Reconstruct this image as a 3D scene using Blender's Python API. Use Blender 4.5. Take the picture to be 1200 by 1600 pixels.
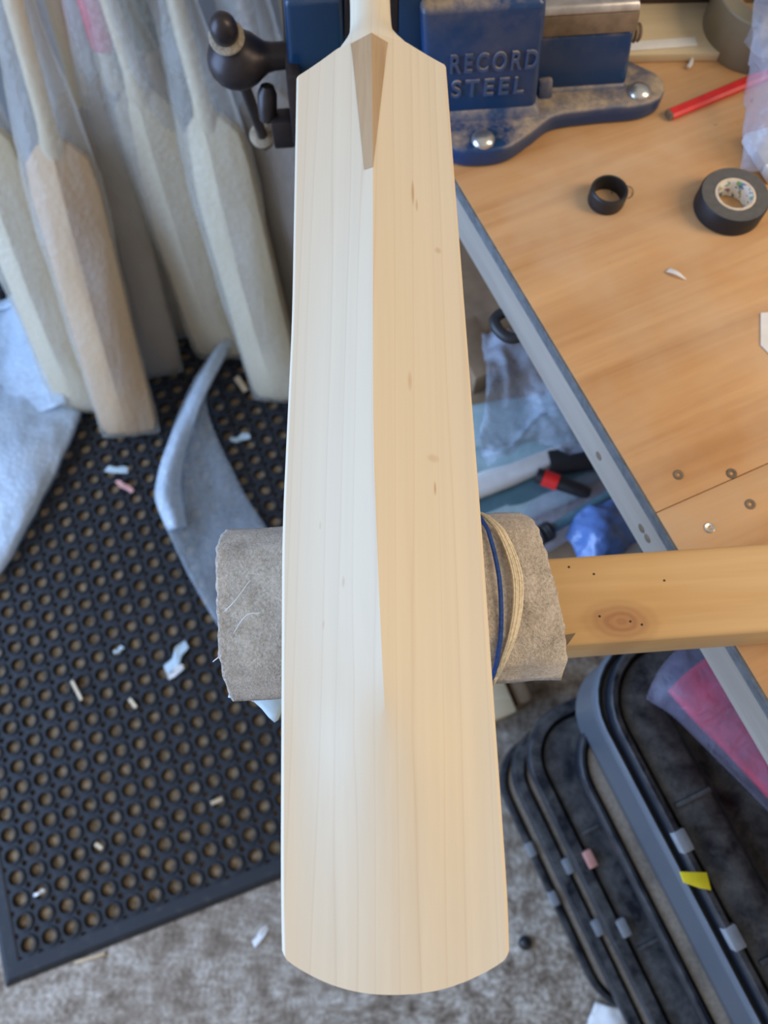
import bpy, bmesh, math, random
from mathutils import Vector, Matrix, noise
import numpy as np
random.seed(7)
R = math.radians
scene = bpy.context.scene
col = scene.collection
for o in list(bpy.data.objects):
    bpy.data.objects.remove(o)

# ------------------------------------------------------------------ camera
CAM_H = 1.46
PITCH = R(70)                       # looking down, 20 degrees off the vertical
cam_d = bpy.data.cameras.new('camera')
cam = bpy.data.objects.new('camera', cam_d); col.objects.link(cam)
cam.location = (0, 0, CAM_H)
cam.rotation_euler = (R(20), 0, 0)
cam_d.sensor_fit = 'VERTICAL'; cam_d.sensor_height = 34.6667; cam_d.sensor_width = 26.0
cam_d.lens = 26.0                   # 1200 px focal length on the 1600 px side
cam_d.clip_start = 0.02; cam_d.clip_end = 50
cam_d.dof.use_dof = True; cam_d.dof.focus_distance = 0.45; cam_d.dof.aperture_fstop = 6.8
scene.camera = cam

# ------------------------------------------------------------------ light
w = bpy.data.worlds.new('world'); scene.world = w; w.use_nodes = True
bg = w.node_tree.nodes['Background']
bg.inputs['Color'].default_value = (1.0, 0.965, 0.93, 1); bg.inputs['Strength'].default_value = 0.44

def area(name, loc, target, size, size_y, power, color):
    l = bpy.data.lights.new(name, 'AREA'); l.shape = 'RECTANGLE'
    l.size = size; l.size_y = size_y; l.energy = power; l.color = color
    o = bpy.data.objects.new(name, l); col.objects.link(o); o.location = loc
    d = Vector(target) - Vector(loc)
    o.rotation_euler = d.to_track_quat('-Z', 'Z').to_euler()
    return o
# open garage door to the left: cool daylight; warm workshop lamp over the bench to the right
area('door_daylight', (-2.3, -0.1, 1.35), (0, 0.25, 0.95), 2.6, 2.1, 128, (0.36, 0.58, 1.0))
area('workshop_lamp', (1.50, 0.20, 1.95), (0.1, 0.3, 0.95), 1.2, 0.5, 20, (1.0, 0.79, 0.55))

vs = scene.view_settings
vs.view_transform = 'Standard'; vs.look = 'None'; vs.gamma = 1.0
vs.use_curve_mapping = False; vs.exposure = 0.06

# ------------------------------------------------------------------ geometry helpers
_F = Vector((0, math.cos(PITCH), -math.sin(PITCH))); _U = Vector((0, math.sin(PITCH), math.cos(PITCH)))
def at(px, py, z):
    """point of the place at height z seen at photograph position px, py"""
    r = _F + Vector((1, 0, 0)) * ((px - 600) / 1200) + _U * ((800 - py) / 1200)
    return Vector((0, 0, CAM_H)) + r * ((z - CAM_H) / r.z)

WLOC = {}
def tag(o, label=None, cat=None, group=None, kind=None):
    if label: o['label'] = label
    if cat: o['category'] = cat
    if group: o['group'] = group
    if kind: o['kind'] = kind
    return o
def empty(name, loc, label=None, cat=None, group=None):
    o = bpy.data.objects.new(name, None); col.objects.link(o); o.location = loc
    o.empty_display_size = 0.02
    WLOC[o] = Vector(loc)
    return tag(o, label, cat, group)
def obj(name, V, F, mat, parent=None, smooth=False, origin=None):
    """vertices in world coordinates; children are stored relative to their parent"""
    V = [Vector(v) for v in V]
    if parent is not None:
        loc = WLOC[parent]
    elif origin is not None:
        loc = Vector(origin)
    else:
        xs = [v.x for v in V]; ys = [v.y for v in V]
        loc = Vector(((min(xs)+max(xs))/2, (min(ys)+max(ys))/2, min(v.z for v in V)))
    me = bpy.data.meshes.new(name)
    me.from_pydata([tuple(v - loc) for v in V], [], F); me.update()
    bm = bmesh.new(); bm.from_mesh(me)
    bmesh.ops.recalc_face_normals(bm, faces=bm.faces); bm.to_mesh(me); bm.free()
    if smooth:
        for p in me.polygons: p.use_smooth = True
    me.materials.append(mat)
    o = bpy.data.objects.new(name, me); col.objects.link(o)
    WLOC[o] = loc
    if parent is not None: o.parent = parent
    else: o.location = loc
    return o
def autosmooth(o, ang=35):
    me = o.data
    for p in me.polygons: p.use_smooth = True
    me.set_sharp_from_angle(angle=R(ang))
    return o
def bevel_vf(V, F, width, seg=2, ang=25):
    bm = bmesh.new()
    vs_ = [bm.verts.new(v) for v in V]
    for f in F: bm.faces.new([vs_[i] for i in f])
    bmesh.ops.recalc_face_normals(bm, faces=bm.faces)
    bm.normal_update()
    if width > 0:
        es = [e for e in bm.edges if len(e.link_faces) == 2 and e.calc_face_angle(0) > R(ang)]
        bmesh.ops.bevel(bm, geom=es, offset=width, segments=seg, profile=0.5, affect='EDGES', clamp_overlap=True)
    bm.verts.index_update()
    V2 = [v.co.copy() for v in bm.verts]; F2 = [[v.index for v in f.verts] for f in bm.faces]
    bm.free()
    return V2, F2
BOXF = [(0,1,2,3),(4,7,6,5),(0,4,5,1),(1,5,6,2),(2,6,7,3),(3,7,4,0)]
def hexa(name, bot, top, bevel, mat, parent=None, seg=2):
    V, F = bevel_vf([Vector(v) for v in bot] + [Vector(v) for v in top], BOXF, bevel, seg)
    o = obj(name, V, F, mat, parent); autosmooth(o); return o
def frame(c, ux):
    ux = Vector((ux[0], ux[1], 0)).normalized(); return Vector(c), ux, Vector((-ux.y, ux.x, 0))
def box(name, c, dims, mat, parent=None, ux=(1,0), bevel=0.002, seg=2):
    """c: centre of the base; dims along ux, across, up"""
    c, a, b = frame(c, ux); dx, dy, dz = dims
    q = [c + a*(sx*dx/2) + b*(sy*dy/2) for sx, sy in ((-1,-1),(1,-1),(1,1),(-1,1))]
    return hexa(name, q, [v + Vector((0,0,dz)) for v in q], bevel, mat, parent, seg)
def loft(rings, closed=True, cap0=True, cap1=True):
    V = []; F = []; n = len(rings[0])
    for r in rings: V += [Vector(p) for p in r]
    for i in range(len(rings)-1):
        for j in range(n if closed else n-1):
            k = (j+1) % n
            F.append((i*n+j, i*n+k, (i+1)*n+k, (i+1)*n+j))
    if closed and cap0: F.append(tuple(range(n-1, -1, -1)))
    if closed and cap1: F.append(tuple((len(rings)-1)*n + j for j in range(n)))
    return V, F
def tube_vf(path, radius, n=8):
    path = [Vector(p) for p in path]; rings = []
    up = Vector((0.13, 0.21, 1)).normalized()
    for i, p in enumerate(path):
        t = (path[min(i+1, len(path)-1)] - path[max(i-1, 0)]).normalized()
        a = t.cross(up)
        if a.length < 1e-3: a = t.cross(Vector((1, 0, 0)))
        a.normalize(); b = a.cross(t)
        r = radius[i] if isinstance(radius, (list, tuple)) else radius
        rings.append([p + a*(r*math.cos(2*math.pi*k/n)) + b*(r*math.sin(2*math.pi*k/n)) for k in range(n)])
    return loft(rings)
def tube(name, path, radius, mat, parent=None, n=8):
    o = obj(name, *tube_vf(path, radius, n), mat, parent); autosmooth(o, 50); return o
def lathe(name, base, axis, prof, mat, parent=None, n=32, ang=35):
    """prof: list of (distance along axis, radius); closed where radius is 0"""
    base = Vector(base); ax = Vector(axis).normalized()
    a = ax.cross(Vector((0.3, 0.1, 1)) if abs(ax.z) < .9 else Vector((1, 0, 0))).normalized(); b = ax.cross(a)
    rings = [[base + ax*h + (a*math.cos(2*math.pi*k/n) + b*math.sin(2*math.pi*k/n))*max(r, 1e-5) for k in range(n)] for h, r in prof]
    o = obj(name, *loft(rings), mat, parent); autosmooth(o, ang); return o
def ring_lathe(name, base, prof, mat, parent=None, n=48, ang=35):
    """closed profile of (radius, z) turned about the vertical"""
    base = Vector(base); m = len(prof); V = []; F = []
    for k in range(n):
        c, s = math.cos(2*math.pi*k/n), math.sin(2*math.pi*k/n)
        V += [base + Vector((r*c, r*s, z)) for r, z in prof]
    for k in range(n):
        for j in range(m):
            a, b = k*m + j, k*m + (j+1) % m; c_, d = ((k+1) % n)*m + (j+1) % m, ((k+1) % n)*m + j
            F.append((a, b, c_, d))
    o = obj(name, V, F, mat, parent); autosmooth(o, ang); return o
def catmull(pts, sub, closed=False):
    pts = [Vector(p) for p in pts]; n = len(pts); out = []
    for i in range(n if closed else n-1):
        p0 = pts[(i-1) % n] if closed or i > 0 else pts[0]*2 - pts[1]
        p1 = pts[i]; p2 = pts[(i+1) % n]
        p3 = pts[(i+2) % n] if closed or i+2 < n else pts[-1]*2 - pts[-2]
        for k in range(sub):
            t = k/sub
            out.append(0.5*((2*p1) + (p2-p0)*t + (2*p0-5*p1+4*p2-p3)*t*t + (3*p1-p0-3*p2+p3)*t**3))
    if not closed: out.append(pts[-1])
    return out
def patch(rows, su=6, sv=6):
    """control rows of points to a fine grid"""
    fine = [catmull(r, su) for r in rows]
    cols = [catmull([fr[j] for fr in fine], sv) for j in range(len(fine[0]))]
    return [[cols[j][i] for j in range(len(cols))] for i in range(len(cols[0]))]
def crumple(p, seed, scale, amp):
    q = p*scale + Vector((seed*7.3, seed*3.1, seed*1.7))
    n = noise.noise(q); m = 1 - abs(noise.noise(q*1.9 + Vector((5, 2, 9))))
    return amp*(n*0.7 + (m-0.6)*0.6)
def sheet(name, rows, mat, parent=None, thick=0.004, seed=1, scale=18, amp=0.006, su=8, sv=8, zmin=None):
    """double-faced sheet with real thickness and creases"""
    g = patch(rows, su, sv); nr, nc = len(g), len(g[0]); V = []; F = []
    for r in g:
        for p in r:
            z = p.z + crumple(p, seed, scale, amp)
            if zmin is not None: z = max(z, zmin)
            V.append(Vector((p.x, p.y, z)))
    top = len(V)
    V += [v + Vector((0, 0, thick)) for v in V[:top]]
    ix = lambda i, j: i*nc + j
    for i in range(nr-1):
        for j in range(nc-1):
            a, b, c, d = ix(i,j), ix(i,j+1), ix(i+1,j+1), ix(i+1,j)
            F.append((d, c, b, a)); F.append((a+top, b+top, c+top, d+top))
    edge = [ix(0,j) for j in range(nc)] + [ix(i,nc-1) for i in range(1,nr)] + [ix(nr-1,j) for j in range(nc-2,-1,-1)] + [ix(i,0) for i in range(nr-2,0,-1)]
    for k in range(len(edge)):
        a, b = edge[k], edge[(k+1) % len(edge)]
        F.append((a, b, b+top, a+top))
    return obj(name, V, F, mat, parent, smooth=True)
def pillow(name, c, dims, ux, mat, parent=None, seed=1, scale=25, amp=0.006, nu=36, nv=18, power=0.45, zmin=None):
    """crumpled flat bag: superellipsoid with creases"""
    c, a, b = frame(c, ux); V = []; F = []
    sg = lambda t, e: math.copysign(abs(t)**e, t)
    for i in range(nv+1):
        ph = -math.pi/2 + math.pi*i/nv
        for j in range(nu):
            th = 2*math.pi*j/nu
            x = sg(math.cos(ph), 0.6)*sg(math.cos(th), power); y = sg(math.cos(ph), 0.6)*sg(math.sin(th), power); z = sg(math.sin(ph), 0.9)
            p = c + a*(x*dims[0]/2) + b*(y*dims[1]/2) + Vector((0, 0, z*dims[2]/2))
            d = (p - c).normalized()*crumple(p, seed, scale, amp)
            p = p + d
            if zmin is not None: p.z = max(p.z, zmin)
            V.append(p)
    for i in range(nv):
        for j in range(nu):
            k = (j+1) % nu; F.append((i*nu+j, i*nu+k, (i+1)*nu+k, (i+1)*nu+j))
    return obj(name, V, F, mat, parent, smooth=True)
def prism(name, pts, z0, z1, mat, parent=None, bevel=0.0, seg=2):
    n = len(pts)
    V = [Vector((p[0], p[1], z0)) for p in pts] + [Vector((p[0], p[1], z1)) for p in pts]
    F = [tuple(range(n-1, -1, -1)), tuple(range(n, 2*n))] + [(i, (i+1) % n, (i+1) % n + n, i+n) for i in range(n)]
    V, F = bevel_vf(V, F, bevel, seg, 40)
    o = obj(name, V, F, mat, parent); autosmooth(o, 40); return o
def lerp_tab(tab, x):
    if x <= tab[0][0]: return tab[0][1]
    for (a, va), (b, vb) in zip(tab, tab[1:]):
        if x <= b:
            t = (x-a)/(b-a); t = t*t*(3-2*t) if False else t
            return va + (vb-va)*t
    return tab[-1][1]

# ------------------------------------------------------------------ materials
class N:
    def __init__(s, name):
        s.m = bpy.data.materials.new(name); s.m.use_nodes = True
        s.t = s.m.node_tree; s.nodes = s.t.nodes; s.b = s.nodes['Principled BSDF']; s.out = s.nodes['Material Output']
        s.co = None
    def link(s, a, b): s.t.links.new(a, b)
    def coord(s, scale=(1,1,1), rot=(0,0,0), kind='Object', loc=(0,0,0)):
        if s.co is None: s.co = s.nodes.new('ShaderNodeTexCoord')
        mp = s.nodes.new('ShaderNodeMapping'); mp.inputs['Scale'].default_value = scale; mp.inputs['Rotation'].default_value = rot
        mp.inputs['Location'].default_value = loc
        s.link(s.co.outputs[kind], mp.inputs['Vector']); return mp.outputs['Vector']
    def noise(s, vec, scale=5, detail=4, rough=.5, dist=0):
        n = s.nodes.new('ShaderNodeTexNoise'); n.inputs['Scale'].default_value = scale; n.inputs['Detail'].default_value = detail
        n.inputs['Roughness'].default_value = rough; n.inputs['Distortion'].default_value = dist
        s.link(vec, n.inputs['Vector']); return n.outputs['Fac']
    def voro(s, vec, scale=5, feature='F1', out='Distance'):
        n = s.nodes.new('ShaderNodeTexVoronoi'); n.feature = feature; n.inputs['Scale'].default_value = scale
        s.link(vec, n.inputs['Vector']); return n.outputs[out]
    def ramp(s, fac, stops):
        n = s.nodes.new('ShaderNodeValToRGB'); e = n.color_ramp.elements
        while len(e) < len(stops): e.new(0.5)
        for k, (p, c) in enumerate(stops):
            e[k].position = p; e[k].color = (*c, 1) if len(c) == 3 else c
        s.link(fac, n.inputs['Fac']); return n.outputs['Color']
    def mix(s, fac, a, b, blend='MIX'):
        n = s.nodes.new('ShaderNodeMix'); n.data_type = 'RGBA'; n.blend_type = blend
        for sock, v in ((n.inputs[0], fac), (n.inputs[6], a), (n.inputs[7], b)):
            if isinstance(v, (int, float)): sock.default_value = v
            elif isinstance(v, tuple): sock.default_value = (*v, 1) if len(v) == 3 else v
            else: s.link(v, sock)
        return n.outputs[2]
    def math(s, op, a, b=0.0, c=0.0):
        n = s.nodes.new('ShaderNodeMath'); n.operation = op
        for k, v in enumerate((a, b, c)):
            if isinstance(v, (int, float)): n.inputs[k].default_value = v
            else: s.link(v, n.inputs[k])
        return n.outputs[0]
    def bump(s, h, strength=.3, dist=.002):
        n = s.nodes.new('ShaderNodeBump'); n.inputs['Strength'].default_value = strength; n.inputs['Distance'].default_value = dist
        s.link(h, n.inputs['Height']); s.link(n.outputs['Normal'], s.b.inputs['Normal']); return n.outputs['Normal']
    def set(s, color=None, rough=.5, metal=0, spec=.5):
        if color is not None:
            if isinstance(color, tuple): s.b.inputs['Base Color'].default_value = (*color, 1)
            else: s.link(color, s.b.inputs['Base Color'])
        if isinstance(rough, (int, float)): s.b.inputs['Roughness'].default_value = rough
        else: s.link(rough, s.b.inputs['Roughness'])
        s.b.inputs['Metallic'].default_value = metal; s.b.inputs['Specular IOR Level'].default_value = spec
        return s.m

def plain(name, color, rough=.5, metal=0, spec=.5, var=.12, scale=60, bump=.15):
    n = N(name); v = n.coord(); f = n.noise(v, scale, 4, .6)
    lo = tuple(c*(1-var) for c in color); hi = tuple(min(1, c*(1+var)) for c in color)
    n.set(n.ramp(f, [(.3, lo), (.7, hi)]), rough, metal, spec)
    if bump: n.bump(f, bump, .0006)
    return n.m

def bat_wood(name='willow', base=(.775,.665,.485), dark=(.60,.44,.28), knots=()):
    n = N(name)
    v = n.coord((1, .06, 1)); d = n.noise(v, 14, 3, .5)
    sep = n.nodes.new('ShaderNodeSeparateXYZ'); n.link(n.coord(), sep.inputs[0])
    x = n.math('ADD', sep.outputs[0], n.math('MULTIPLY', n.math('SUBTRACT', d, .5), .022))
    x = n.math('ADD', x, n.math('MULTIPLY', sep.outputs[2], .25))
    x = n.math('ADD', x, n.math('MULTIPLY', n.noise(n.coord((55, .8, 20)), 1, 2, .5), .034))
    ph = n.math('FRACT', n.math('MULTIPLY', x, 92))
    line = n.math('POWER', n.math('ABSOLUTE', n.math('SUBTRACT', n.math('MULTIPLY', ph, 2), 1)), 14)
    grad = n.math('MULTIPLY', ph, .16)
    fib = n.noise(n.coord((900, 14, 900)), 1, 3, .6)
    tone = n.noise(n.coord((24, 2.2, 24)), 1, 3, .5)
    c = n.mix(tone, tuple(b*.97 for b in base), tuple(min(1, b*1.04) for b in base))
    f = n.math('ADD', n.math('MULTIPLY', line, .55), grad)
    f = n.math('MULTIPLY', f, n.math('ADD', n.math('MULTIPLY', tone, 1.2), .15))
    c = n.mix(f, c, dark)
    c = n.mix(n.math('MULTIPLY', n.math('SUBTRACT', fib, .35), .22), c, tuple(k*.86 for k in base))
    band = n.noise(n.coord((150, 1.3, 150)), 1, 3, .6, .4)
    c = n.mix(n.ramp(band, [(.35, (.34,.34,.34)), (.62, (0,0,0))]), c, tuple(k*.88 for k in base))
    for (kx, ky, sx, sy, s) in knots:
        vx = n.math('DIVIDE', n.math('SUBTRACT', sep.outputs[0], kx), sx); vy = n.math('DIVIDE', n.math('SUBTRACT', sep.outputs[1], ky), sy)
        r2 = n.math('ADD', n.math('MULTIPLY', vx, vx), n.math('MULTIPLY', vy, vy))
        k = n.math('MULTIPLY', n.math('MAXIMUM', n.math('SUBTRACT', 1, r2), 0), s)
        c = n.mix(k, c, (.50, .29, .13))
    n.set(c, .52, 0, .35); n.bump(fib, .05, .0004)
    return n.m

def grain_wood(name, light, dark, along=(1,0), scale=1.0, rough=.6, spots=None, knotty=0.0, worn=None, knots=()):
    """plank timber, grain along the given horizontal direction"""
    n = N(name); ang = math.atan2(along[1], along[0])
    v0 = n.coord((1, 1, 1), (0, 0, -ang))
    def sc(s):
        mp = n.nodes.new('ShaderNodeMapping'); mp.inputs['Scale'].default_value = s; n.link(v0, mp.inputs['Vector']); return mp.outputs['Vector']
    a = n.noise(sc((3*scale, 45*scale, 45*scale)), 1, 5, .6, .6)
    b = n.noise(sc((14*scale, 420*scale, 420*scale)), 1, 3, .6)
    big = n.noise(v0, 7, 4, .6)
    c = n.mix(n.ramp(a, [(.32, (0,0,0)), (.68, (1,1,1))]), dark, light)
    c = n.mix(n.math('MULTIPLY', b, .28), c, tuple(k*.62 for k in dark))
    c = n.mix(n.ramp(big, [(.42, (0,0,0)), (.70, (.55,.55,.55))]), c, worn or tuple(k*.75 for k in light))
    if spots:
        sp = n.noise(v0, 110, 3, .6)
        c = n.mix(n.ramp(sp, [(.71, (0,0,0)), (.78, (.6,.6,.6))]), c, spots)
    for (kx, ky) in knots:   # ringed knots, in the object's own coordinates
        sp = n.nodes.new('ShaderNodeSeparateXYZ'); n.link(n.coord(), sp.inputs[0])
        wob = n.math('MULTIPLY', n.math('SUBTRACT', n.noise(v0, 60, 3, .5), .5), .010)
        vx = n.math('DIVIDE', n.math('ADD', n.math('SUBTRACT', sp.outputs[0], KNOT[0]), wob), .030); vy = n.math('DIVIDE', n.math('SUBTRACT', sp.outputs[1], KNOT[1]), .017)
        r = n.math('SQRT', n.math('ADD', n.math('MULTIPLY', vx, vx), n.math('MULTIPLY', vy, vy)))
        k = n.math('MAXIMUM', n.math('SUBTRACT', 1, r), 0)
        ring = n.math('ADD', n.math('MULTIPLY', n.math('SINE', n.math('MULTIPLY', r, 24)), .15), .8)
        c = n.mix(n.math('MULTIPLY', n.math('MINIMUM', n.math('MULTIPLY', k, 1.6), 1), ring), c, (.40, .19, .085))
    n.set(c, rough, 0, .35); n.bump(b, .12, .0006)
    return n.m

def concrete():
    n = N('concrete_floor'); v = n.coord()
    a = n.noise(v, 4, 5, .6); b = n.noise(v, 27, 6, .72); c = n.noise(v, 110, 4, .7)
    base = n.ramp(b, [(.32, (.115,.085,.055)), (.43, (.34,.28,.215)), (.54, (.57,.50,.41)), (.68, (.84,.78,.68))])
    base = n.mix(n.ramp(c, [(.40, (.55,.55,.55)), (.62, (0,0,0))]), base, (.12,.085,.06))
    base = n.mix(n.ramp(a, [(.4, (0,0,0)), (.7, (.45,.45,.45))]), base, (.23,.175,.125))
    n.set(base, .85, 0, .3); n.bump(n.math('ADD', n.math('MULTIPLY', b, .7), n.math('MULTIPLY', c, .5)), .7, .004)
    return n.m
def rubber():
    n = N('mat_rubber'); v = n.coord(); f = n.noise(v, 9, 4, .6); g = n.noise(v, 300, 3, .6)
    d = n.noise(v, 60, 4, .7)
    c = n.mix(f, (.013,.015,.019), (.029,.033,.041))
    c = n.mix(n.ramp(d, [(.55, (0,0,0)), (.8, (.3,.3,.3))]), c, (.16,.13,.10))
    n.set(c, .62, 0, .4); n.bump(g, .25, .0006); return n.m
def bubble(name='bubble_film', opac=.26, tint=(.78,.77,.70), cell=105):
    n = N(name); v = n.coord()
    f = n.voro(v, cell); big = n.noise(v, 14, 3, .6)
    dome = n.ramp(f, [(0, (1,1,1)), (.55, (.25,.25,.25)), (.8, (0,0,0))])
    n.set(tint, .28, 0, .6)
    n.bump(n.math('ADD', dome, n.math('MULTIPLY', big, .8)), .5, .0025)
    tr = n.nodes.new('ShaderNodeBsdfTransparent'); tr.inputs['Color'].default_value = (.95,.96,.98,1)
    mx = n.nodes.new('ShaderNodeMixShader')
    fac = n.math('ADD', n.math('MULTIPLY', big, opac*.8), n.math('MULTIPLY', dome, opac*.18))
    lw = n.nodes.new('ShaderNodeFresnel'); lw.inputs['IOR'].default_value = 1.25
    fac = n.math('MINIMUM', n.math('ADD', n.math('ADD', fac, opac*.45), n.math('MULTIPLY', lw.outputs[0], .35)), .92)
    n.link(fac, mx.inputs[0]); n.link(tr.outputs[0], mx.inputs[1]); n.link(n.b.outputs[0], mx.inputs[2])
    n.link(mx.outputs[0], n.out.inputs['Surface']); return n.m
def clear_plastic(name='clear_polythene', opac=.25, tint=(.75,.82,.88), rough=.12):
    n = N(name); v = n.coord(); f = n.noise(v, 45, 4, .6, .8)
    n.set(tint, rough, 0, .8); n.bump(f, .55, .006)
    tr = n.nodes.new('ShaderNodeBsdfTransparent'); tr.inputs['Color'].default_value = (.93,.95,.97,1)
    mx = n.nodes.new('ShaderNodeMixShader')
    n.link(n.math('MINIMUM', n.math('ADD', n.math('MULTIPLY', f, opac), opac*.5), 1), mx.inputs[0])
    n.link(tr.outputs[0], mx.inputs[1]); n.link(n.b.outputs[0], mx.inputs[2]); n.link(mx.outputs[0], n.out.inputs['Surface']); return n.m
def dusty(name, color, dust, amount=.6, rough=.38, scale=26, metal=0, lo=.35, hi=.66):
    """paint or plastic with dust settled on its upward faces"""
    n = N(name); v = n.coord()
    geo = n.nodes.new('ShaderNodeNewGeometry'); sep = n.nodes.new('ShaderNodeSeparateXYZ'); n.link(geo.outputs['Normal'], sep.inputs[0])
    f = n.noise(v, scale, 5, .65); g = n.noise(v, 220, 3, .6)
    up = n.math('MULTIPLY', n.math('MAXIMUM', sep.outputs[2], 0), n.ramp(f, [(lo, (0,0,0)), (hi, (1,1,1))]))
    k = n.math('MULTIPLY', up, amount); k = n.math('MULTIPLY', k, n.math('ADD', n.math('MULTIPLY', g, .9), .45))
    c = n.mix(n.math('MINIMUM', k, 1), color, dust)
    n.set(c, n.math('MINIMUM', n.math('ADD', n.math('MULTIPLY', k, .5), rough), 1), metal, .5); n.bump(n.math('ADD', f, n.math('MULTIPLY', g, .3)), .18, .0015); return n.m
def felt_mat(name, light, dark):
    n = N(name); v = n.coord()
    a = n.noise(v, 55, 5, .7); b = n.noise(v, 520, 4, .7); c = n.noise(n.coord((60, 900, 300), (0, 0, .6)), 1, 3, .7)
    k = n.math('ADD', n.math('MULTIPLY', a, .5), n.math('MULTIPLY', b, .5))
    n.set(n.ramp(k, [(.36, dark), (.62, light)]), .95, 0, .1)
    n.b.inputs['Sheen Weight'].default_value = .25
    n.bump(n.math('ADD', n.math('ADD', b, n.math('MULTIPLY', c, .25)), n.math('MULTIPLY', a, 1.6)), .9, .0024); return n.m
def printed_core():
    n = N('printed_paper'); v = n.coord()
    k = n.voro(v, 260, 'F1', 'Color'); f = n.noise(v, 190, 2, .5)
    c = n.mix(n.ramp(f, [(.52, (0,0,0)), (.55, (1,1,1))]), (.86,.82,.74), n.mix(.55, k, (.03,.16,.10)))
    n.set(c, .6); return n.m

M = {}
KNOT = (-.163, -.0290)   # where the beam's knot sits, measured from the beam's middle
M['concrete'] = concrete()
M['rubber'] = rubber()
M['sawdust'] = plain('sawdust_mix', (.32,.235,.145), .95, 0, .1, .6, 90, .8)
M['wall'] = plain('painted_block_wall', (.42,.43,.44), .9, 0, .2, .08, 12, .3)
M['bat'] = bat_wood(knots=((.0150,.4598,.0012,.012,.75),(.0175,.4500,.0010,.006,.5),(.0309,.4171,.0025,.0030,.45),(.0113,.3162,.0016,.0075,.4),(.0243,.2683,.0042,.0030,.35),(.0250,.2497,.0008,.0050,.8),(-.0258,.1937,.0010,.004,.35),(-.0363,.1717,.0008,.003,.3),(-.0396,.2275,.0008,.003,.25)))
M['handle'] = bat_wood('pale_handle_wood', (.80,.70,.52), (.66,.53,.34))
M['splice'] = grain_wood('cane_splice', (.62,.44,.26), (.46,.30,.16), (0,1), 2.6, .55)
M['bench'] = grain_wood('bench_plywood', (.78,.45,.195), (.50,.24,.085), (.914,.406), .50, .5, (.30,.17,.09), worn=(.66,.47,.29))
M['ply_edge'] = plain('grey_ply_edge', (.135,.138,.138), .8, 0, .2, .25, 120, .4)
M['batten'] = grain_wood('weathered_batten', (.43,.37,.30), (.29,.245,.195), (.406,-.914), .8, .8)
M['beam'] = grain_wood('pine_beam', (.80,.53,.25), (.64,.38,.15), (.997,.072), .5, .55, None, knots=[(.026, .038)])
M['pale_wood'] = grain_wood('pale_strip_wood', (.82,.68,.45), (.70,.54,.32), (1,.05), .8, .6)
M['felt_grey'] = felt_mat('grey_felt', (.82,.72,.60), (.40,.33,.26))
M['string'] = plain('cream_string', (.74,.64,.46), .8, 0, .2, .2, 500, .5)
M['blue_cord'] = plain('blue_cord', (.03,.075,.26), .8, 0, .2, .3, 500, .5)
M['bubble'] = bubble()
M['bubble_thick'] = bubble('bubble_film_layers', .60, (.72,.84,.95))
M['bubble_dim'] = bubble('bubble_film_single', .30, (.62,.70,.76))
M['clear'] = clear_plastic()
M['clear_dense'] = clear_plastic('cloudy_polythene', .26, (.70,.72,.84), .12)
M['blue_paint'] = dusty('vice_blue_enamel', (.009,.040,.118), (.46,.345,.21), .95, .30, 22, 0, .42, .66)
M['dark_paint'] = dusty('vice_dark_blue_enamel', (.006,.035,.085), (.20,.17,.14), .25, .25)
M['letter_dust'] = dusty('dusty_raised_letters', (.03,.065,.15), (.42,.33,.25), 1.2, .5)
M['steel'] = plain('worn_steel', (.46,.42,.39), .42, .8, .5, .25, 60, .3)
M['rust_steel'] = plain('dusty_brown_steel', (.20,.145,.095), .75, .2, .4, .35, 40, .4)
M['dark_steel'] = plain('dark_oiled_steel', (.045,.036,.036), .38, .55, .5, .2, 40, .2)
M['bolt'] = plain('zinc_bolt', (.62,.60,.55), .28, .9, .5, .12, 90, .15)
M['fibre'] = felt_mat('fibre_washer', (.56,.46,.32), (.22,.15,.09))
M['black'] = plain('black_plastic', (.018,.018,.020), .45, 0, .5, .2, 80, .1)
M['tape_face'] = plain('dusty_tape_face', (.115,.108,.100), .7, 0, .3, .12, 200, .3)
M['tape_side'] = plain('black_vinyl', (.016,.016,.018), .5, 0, .4, .2, 100, .2)
M['core'] = printed_core()
M['core_edge'] = plain('cream_card_core', (.68,.56,.42), .8, 0, .2, .1, 200, .2)
M['red'] = plain('red_paint', (.72,.022,.020), .38, 0, .5, .12, 90, .1)
M['lead'] = plain('pencil_end', (.20,.13,.08), .8, 0, .2, .3, 300, .3)
M['pack_tape'] = clear_plastic('brown_packing_tape', 1.6, (.30,.25,.16), .25)
M['card'] = plain('brown_card', (.30,.20,.12), .85, 0, .2, .18, 30, .3)
M['dark_card'] = plain('dark_brown_box', (.085,.055,.040), .8, 0, .2, .25, 30, .3)
M['white'] = plain('white_paper', (.78,.76,.72), .8, 0, .2, .06, 60, .2)
M['scrap_blue'] = plain('pale_blue_scrap', (.55,.66,.70), .6, 0, .3, .12, 60, .2)
M['chip'] = plain('wood_chip', (.66,.52,.34), .8, 0, .2, .2, 150, .3)
M['pink'] = plain('pink_plastic', (.62,.30,.25), .6, 0, .3, .12, 60, .2)
M['yellow'] = plain('yellow_tape', (.78,.62,.02), .5, 0, .4, .1, 60, .1)
M['crate'] = dusty('dusty_black_plastic', (.010,.013,.020), (.22,.22,.21), .55, .33, 34)
M['crate_tan'] = dusty('very_dusty_black_plastic', (.020,.020,.022), (.40,.345,.275), 1.0, .5, 14, 0, .15, .50)
M['crate_grey'] = dusty('cloudy_grey_plastic', (.105,.120,.140), (.32,.32,.31), .35, .32, 20)
M['latch'] = plain('grey_latch_plastic', (.24,.25,.26), .5, 0, .4, .12, 80, .1)
M['red_dull'] = plain('red_fabric', (.58,.012,.028), .7, 0, .3, .25, 30, .3)
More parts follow.
